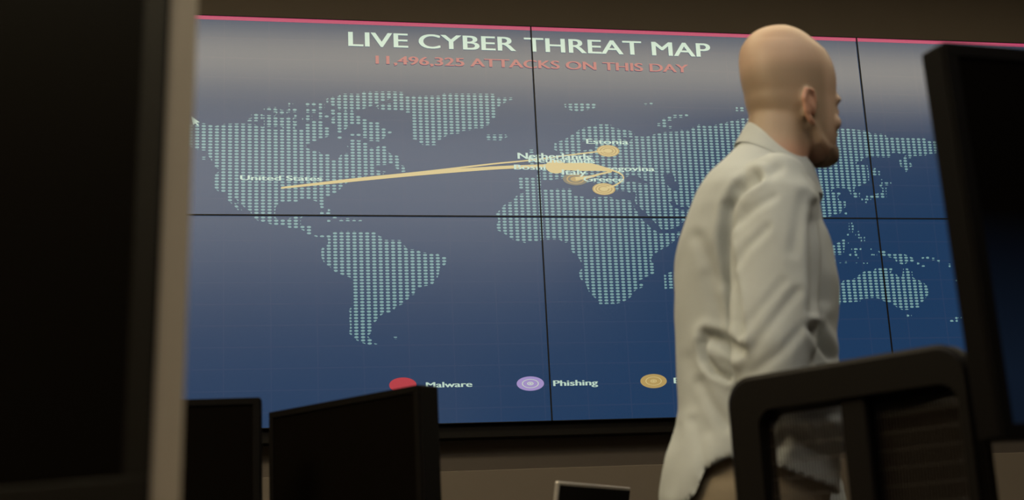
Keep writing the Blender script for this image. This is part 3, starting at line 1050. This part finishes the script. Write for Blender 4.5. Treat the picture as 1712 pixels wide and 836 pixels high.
def trunk_rings(shrink, lo=None, pw=2.3):
    R = []
    for sb, sf, z_, hw, dz in trunk:
        if abs(dz) < .004:
            dz = 0
        h_ = (sf - sb) / 2
        R.append(ering(loc((sb + sf) / 2, 0, z_), (SV * h_ + UP * dz) * (1 - shrink / h_), DV_ * (hw - shrink), 44, pw if hw > .1 else 2.0))
    return R


body.loft(trunk_rings(.022, None, 2.1)[1:])
HIPZ = trunk[-1][2]
hs_b, hs_f = trunk[-2][0], trunk[-2][1]
hip_c = (hs_b + hs_f) / 2

# --- arms: joints in (forward, towards us, up)
s_sh, z_sh = mpx(1297, 332, .19)
s_el, z_el = mpx(1292, 628, .235)
SH = loc(s_sh, .172, z_sh)
EL = loc(s_el, .232, z_el)
WR = loc(s_el + .120, .075, z_el - .085)
LSH = loc(s_sh - .02, -.178, z_sh - .01)
LEL = loc(s_sh - .01, -.215, z_sh - .30)
LWR = loc(s_sh + .06, -.205, z_sh - .55)


def hand(mb, wr, dirv, palm_n, side):
    """palm with five separate, slightly curled fingers; dirv = along the hand, palm_n = palm facing, side = thumb side"""
    dirv = dirv / np.linalg.norm(dirv)
    palm_n = palm_n - dirv * (palm_n @ dirv)
    palm_n /= np.linalg.norm(palm_n)
    side = np.cross(dirv, palm_n) * (1 if np.cross(dirv, palm_n) @ side > 0 else -1)
    R = []
    for t, wd, th in ((-.03, .026, .021), (0, .028, .020), (.03, .038, .017), (.06, .042, .015), (.088, .040, .012)):
        R.append(ering(wr + dirv * t, side * wd, palm_n * th, 20, 2.6))
    mb.loft(R)
    for k, (off, ln, rd) in enumerate(((.031, .070, .0082), (.0105, .079, .0086), (-.0105, .073, .0083), (-.031, .057, .0073))):
        b = wr + dirv * .078 + side * off
        p, dd = b, dirv + side * off * .9
        dd = dd / np.linalg.norm(dd)
        pts = [p]
        for frac, bend in ((.46, .30), (.30, .45), (.24, .40)):
            c_, s_ = math.cos(bend), math.sin(bend)
            dd = dd * c_ + palm_n * s_
            dd = dd / np.linalg.norm(dd)
            p = p + dd * ln * frac
            pts.append(p)
        mb.tube(pts, [rd, rd * .97, rd * .9, rd * .78], 10)
    tb = wr + dirv * .022 + side * .026
    d1 = dirv * .72 + side * .62 + palm_n * .30
    d1 /= np.linalg.norm(d1)
    d2 = dirv * .88 + side * .22 + palm_n * .42
    d2 /= np.linalg.norm(d2)
    mb.tube([tb - d1 * .006, tb + d1 * .036, tb + d1 * .036 + d2 * .030, tb + d1 * .036 + d2 * .052], [.0135, .0115, .0100, .0080], 10)


for a, e, w_, sd in ((SH, EL, WR, 1), (LSH, LEL, LWR, -1)):
    body.tube([a, a + (e - a) * .5, e, e + (w_ - e) * .35, w_], [.048, .042, .036, .035, .026], 16)
    hd = (w_ - e)
    if sd > 0:
        hand(body, w_ + hd / np.linalg.norm(hd) * .012, hd, DV_ * 0 - UP * .4 + DV_ * .9 - SV * .3, UP)
    else:
        hand(body, w_ + hd / np.linalg.norm(hd) * .012, hd + UP * -.02, -DV_ + SV * .1, SV)
# legs and feet under the clothes
LEGS = []
for sd, fs in ((1, .03), (-1, -.05)):
    h = loc(hip_c - .005, sd * .088, HIPZ + .02)
    kn = loc(hip_c + .02 + fs * .5, sd * .092, .47)
    an = loc(hip_c - .02 + fs, sd * .098, .085)
    LEGS.append((sd, h, kn, an))
    body.tube([h, h + (kn - h) * .5, kn, kn + (an - kn) * .35, an, an - UP * .03], [.078, .068, .052, .052, .036, .038], 16)
    body.tube([an - UP * .045 - SV * .03, an - UP * .045 + SV * .06, an - UP * .058 + SV * .15], [.030, .034, .024], 12)

bme = remeshed(body, .0042, 6, 'body')
V, N = mesh_np(bme)
# colouring of the skin: bald crown, cropped stubble round the back, ear shadows stay real
rel = V - HC
lf, lr, lz = rel @ HF / HX, rel @ np.array([HF[1], -HF[0], 0]) / HX, rel[:, 2] / HS
skin = np.array([0.47, 0.315, 0.215])
stub = np.array([0.270, 0.190, 0.120])
bear = np.array([0.130, 0.075, 0.040])
redn = np.array([0.50, 0.20, 0.125])
sm = lambda x, a, b: np.clip((x - a) / (b - a), 0, 1) ** 2 * (3 - 2 * np.clip((x - a) / (b - a), 0, 1))
col = np.tile(skin, (len(V), 1))
k = (1 - sm(lf, .012, .035)) * (1 - sm(lz, .130, .165)) * sm(lz, -.01, .05) * .75
ear = (np.abs(lr) > .0755) & (lz > .04) & (lz < .135)
k[ear] = 0
col = col * (1 - k[:, None]) + stub * k[:, None]
k = (1 - sm(lz, -.01, .03)) * .45 * (lz > -.25)
col = col * (1 - k[:, None]) + redn * k[:, None]
k = np.where(ear, .55, 0)
col = col * (1 - k[:, None]) + redn * k[:, None]
k = sm(lf, .008, .045) * (1 - sm(lz, .015, .050)) * (lz > -.03) * .75
col = col * (1 - k[:, None]) + bear * k[:, None]
at = bme.color_attributes.new('skin', 'FLOAT_COLOR', 'POINT')
at.data.foreach_set('color', np.concatenate([col, np.ones((len(V), 1))], 1).ravel())
M_skin = mat('skin', (.5, .33, .2), .48, spec=0.5)
nt = M_skin.node_tree
an_ = nt.nodes.new('ShaderNodeVertexColor')
an_.layer_name = 'skin'
nt.links.new(an_.outputs['Color'], nt.nodes['Principled BSDF'].inputs['Base Color'])
nt.nodes['Principled BSDF'].inputs['Subsurface Weight'].default_value = .12
nt.nodes['Principled BSDF'].inputs['Subsurface Radius'].default_value = (.012, .005, .003)
nt.nodes['Principled BSDF'].inputs['Subsurface Scale'].default_value = .6
bobj = link_mesh(bme, 'body', M_skin)

# beard: a thin bristly shell over chin and jaw
sel = (lf > .018 + .25 * np.clip(lz, 0, 1)) & (lz < .022) & (lz > -.008) & (lf > .03) & (np.abs(lr) < .066) & ((rel @ HF) > 0)
bm = bmesh.new()
bm.from_mesh(bme)
bm.verts.ensure_lookup_table()
bmesh.ops.delete(bm, geom=[v for v in bm.verts if not sel[v.index]], context='VERTS')
bm.normal_update()
for v in bm.verts:
    edge = any(e.is_boundary for e in v.link_edges)
    v.co += v.normal * (0.0 if edge else .0035 + .0015 * random.random())
bd = bpy.data.meshes.new('beard')
bm.to_mesh(bd)
bm.free()
bd.materials.clear()
bd.materials.append(mat('beard hair', (.15, .095, .058), .8, noise=.5, nscale=260, bump=.8))
bd.polygons.foreach_set('use_smooth', [True] * len(bd.polygons))
bo = bpy.data.objects.new('beard', bd)
sc.collection.objects.link(bo)
bo.parent = MAN.o
# eyes
for sg in (-1, 1):
    eb = MB()
    ball(eb, hq(.0720, sg * .030, .1085), V3(HF, .0100), V3(HR, .0105), V3(UP, .0052))
    eo = MAN.part(eb, 'eye', mat('eye', (.42, .38, .34), .25), smooth=True)
    eb = MB()
    ball(eb, hq(.0790, sg * .030, .1085), V3(HF, .0036), V3(HR, .0045), V3(UP, .0042))
    MAN.part(eb, 'iris', mat('iris', (.03, .02, .015), .2), smooth=True, parent=eo)

# --- shirt
shirt = MB()
shirt.loft(trunk_rings(0))


def sleeve(mb, a, e, w_, back):
    p = [a + (a - e) * .10, a, a + (e - a) * .3, a + (e - a) * .62, a + (e - a) * .88, e, e + (w_ - e) * .25, e + (w_ - e) * .6, w_ - (w_ - e) * .06]
    r = [.056, .070, .0735, .0715, .066, .060, .054, .046, .038]
    mb.tube(p, r, 22)


sleeve(shirt, SH, EL, WR, True)
sleeve(shirt, LSH, LEL, LWR, False)
sme = remeshed(shirt, .0058, 7, 'shirt')
V, N = mesh_np(sme)
px, py = to_px(V)
px, py = np.array(px), np.array(py)
facing = np.clip(-(N @ DV_) * 2.2 + .15, 0, 1)
near = (V - PB) @ (-DV_)


def seg_dist(poly):
    d = np.full(len(px), 1e9)
    for (x0, y0), (x1, y1) in zip(poly[:-1], poly[1:]):
        t = np.clip(((px - x0) * (x1 - x0) + (py - y0) * (y1 - y0)) / ((x1 - x0) ** 2 + (y1 - y0) ** 2), 0, 1)
        d = np.minimum(d, np.hypot(px - x0 - t * (x1 - x0), py - y0 - t * (y1 - y0)))
    return d


FOLDS = [  # (path across the cloth, depth m, width px); negative depth = ridge
    ([(1264, 294), (1236, 314), (1218, 345), (1213, 400), (1218, 450), (1227, 500), (1234, 560)], .016, 8),
    ([(1302, 282), (1268, 300), (1240, 322)], .006, 8),
    ([(1292, 330), (1255, 352), (1226, 378)], .005, 7),
    ([(1282, 382), (1250, 412), (1230, 444)], .005, 7),
    ([(1168, 398), (1184, 440), (1206, 474)], .006, 10),
    ([(1182, 462), (1200, 520), (1206, 552)], .005, 9),
    ([(1183, 562), (1208, 568), (1234, 584)], .018, 9),
    ([(1176, 574), (1180, 602), (1196, 622), (1218, 633)], .013, 6),
    ([(1190, 592), (1212, 600), (1230, 612)], -.008, 9),
    ([(1172, 640), (1192, 680), (1216, 712)], .008, 9),
    ([(1150, 600), (1160, 660), (1178, 720)], .004, 10),
    ([(1332, 488), (1290, 540), (1248, 596)], .0035, 8),
    ([(1348, 540), (1304, 590), (1258, 624)], .004, 8),
    ([(1310, 470), (1275, 510), (1240, 556)], .0025, 7),
    ([(1360, 548), (1374, 570), (1394, 598)], .016, 8),
    ([(1364, 345), (1362, 400), (1362, 460), (1360, 520)], .012, 9),
    ([(1366, 372), (1374, 430), (1374, 500)], .010, 12),
    ([(1345, 330), (1335, 380), (1325, 420)], .003, 9),
    ([(1160, 705), (1170, 745), (1176, 785)], .005, 8),
    ([(1132, 715), (1128, 760), (1122, 820)], .003, 8),
    ([(1300, 700), (1340, 720), (1370, 760)], .008, 9), ([(1310, 740), (1350, 700), (1400, 690)], .008, 9), ([(1290, 690), (1310, 720), (1300, 760)], .006, 8),
    ([(1360, 690), (1390, 730), (1410, 760)], .007, 8),
]
disp = np.zeros(len(V))
for path, dep, wd in FOLDS:
    d = seg_dist(path)
    dep = dep * (.62 if abs(dep) < .0125 else 1.0)
    disp -= dep * np.exp(-(d / wd) ** 2) * facing
    disp += .25 * dep * np.exp(-((d - 1.9 * wd) / wd) ** 2) * facing
# soft creases all over
q = V - PB
ph1 = 38 * q[:, 2] + 17 * (q @ SV) + 3 * np.sin(21 * (q @ SV)) + 2.0 * np.sin(13 * q[:, 2])
ph2 = 52 * (q @ SV) - 21 * q[:, 2] + 3 * np.sin(17 * q[:, 2] + 9 * (q @ DV_))
low = 1 - sm(q[:, 2], mpx(1200, 420)[1], mpx(1200, 300)[1])
disp += (.0011 * np.sin(ph1) + .0011 * np.sin(ph2)) * (.35 + .65 * low)
V2 = V + N * disp[:, None]
# hem: high at the side, longer behind and in front
hx = [(1100, 846), (1150, 842), (1166, 826), (1182, 788), (1222, 769), (1285, 778), (1350, 802), (1420, 822), (1460, 830)]
hem_s = np.array([mpx(x, y, .12)[0] for x, y in hx])
hem_z = np.array([mpx(x, y, .12)[1] for x, y in hx])
bm = bmesh.new()
sme.vertices.foreach_set('co', V2.ravel())
sme.update()
bm.from_mesh(sme)
bm.verts.ensure_lookup_table()
hz_ = np.interp((V2 - PB) @ SV, hem_s, hem_z)
armz = WR[2] - .12
dele = [v for v in bm.verts if V2[v.index][2] < hz_[v.index] and not (near[v.index] < -.16 and (V2[v.index] - PB) @ SV > (LWR - PB) @ SV - .12 and np.linalg.norm(V2[v.index] - LWR) < .14)]
bmesh.ops.delete(bm, geom=dele, context='VERTS')
# drop stray islands
bm.verts.ensure_lookup_table()
for v in bm.verts:
    if any(e.is_boundary for e in v.link_edges) and np.linalg.norm(np.array(v.co) - LWR) > .12:
        s_ = (np.array(v.co) - PB) @ SV
        v.co.z = float(np.interp(s_, hem_s, hem_z))
ex = bmesh.ops.extrude_edge_only(bm, edges=[e for e in bm.edges if e.is_boundary])
for g_ in ex['geom']:
    if isinstance(g_, bmesh.types.BMVert):
        cc = Vector((PB + SV * hip_c).tolist())
        dv = Vector((g_.co.x - cc.x, g_.co.y - cc.y, 0))
        if dv.length > .02:
            g_.co -= dv.normalized() * .006
        g_.co.z += .004
bm.to_mesh(sme)
bm.free()
M_shirt = mat('pale cotton shirt', (0.46, 0.48, 0.465), .85, noise=.04, nscale=420, spec=.2, bump=.08)
so = link_mesh(sme, 'shirt', M_shirt)
# collar: a stand round the neck and a folded leaf with two points in front
n_ = 120
IN, MIDR, OUT = [], [], []
cb_s, cb_z = mpx(1249, 214, 0)
cf_s, cf_z = mpx(1362, 292, 0)
tip_s, tip_z = mpx(1374, 314, .05)
for a in np.linspace(0, 2 * PI, n_, endpoint=False):
    ca, sa = math.cos(a), math.sin(a)                       # ca=1 front
    u_ = (ca + 1) / 2
    s0_ = cb_s + (cf_s - cb_s) * u_
    z0_ = cb_z + (cf_z - cb_z) * (u_ ** 1.25)
    lt = .074 * sa
    lo_s = mpx(1231, 252, 0)[0] + (tip_s - mpx(1231, 252, 0)[0]) * u_
    lo_z = mpx(1231, 246, 0)[1] + (tip_z - mpx(1231, 246, 0)[1]) * (u_ ** 1.1)
    peak = math.exp(-((abs(a if a < PI else 2 * PI - a) - .55) / .30) ** 2)
    lo_z -= .012 * peak
    IN.append((s0_ + .006 * ca * -1, lt * .95, z0_ - .012))
    MIDR.append((s0_ + .003 * ca, lt * 1.03, z0_ + .002))
    OUT.append((lo_s + .004 * ca, lt * 1.26, lo_z))
OUT2 = [(s - .006 * math.cos(a), l * .93, z_ + .002) for (s, l, z_), a in zip(OUT, np.linspace(0, 2 * PI, n_, endpoint=False))]
MID2 = [(s, l * .97, z_ - .012) for (s, l, z_) in MIDR]
DEEP = [(s, l, z_ - .05) for (s, l, z_) in IN]
cl = MB().loft([[loc(*p) for p in R] for R in (DEEP, IN, MIDR, OUT, OUT2, MID2)], caps=False)
MAN.part(cl, 'collar', M_shirt, parent=so)

# --- trousers and shoes
tr = MB()
R = []
for sb, sf, z_, hw, dz in trunk:
    if z_ < trunk[14][2]:
        R.append(ering(loc((sb + sf) / 2, 0, z_), SV * ((sf - sb) / 2 - .014), DV_ * (hw - .014), 40, 2.3))
tr.loft(R)
for sd, h, kn, an in LEGS:
    tr.tube([h + UP * .06, h - UP * .04, h + (kn - h) * .5, kn, kn + (an - kn) * .5, an + UP * .0], [.095, .097, .088, .076, .070, .068], 22, round_ends=False)
tme = remeshed(tr, .008, 4, 'trousers')
link_mesh(tme, 'trousers', mat('khaki cotton', (.26, .205, .135), .9, noise=.08, nscale=200, bump=.1))
M_shoe = mat('brown shoe leather', (.05, .028, .016), .4, noise=.2, nscale=60)
for sd, h, kn, an in LEGS:
    sh = MB()
    R = []
    for f, wd, top in ((-.078, .022, .060), (-.07, .034, .082), (-.04, .040, .098), (.0, .042, .100), (.05, .044, .080), (.10, .048, .058), (.15, .046, .046), (.19, .036, .038), (.205, .018, .028)):
        c = np.array([an[0], an[1], 0]) + SV * f
        R.append([c + DV_ * wd * math.cos(a) + UP * (top / 2 + top / 2 * (math.sin(a) if math.sin(a) > -.55 else -1)) for a in np.linspace(0, 2 * PI, 20, endpoint=False)])
    sh.loft(R)
    MAN.part(sh, 'shoe', M_shoe, smooth=True)
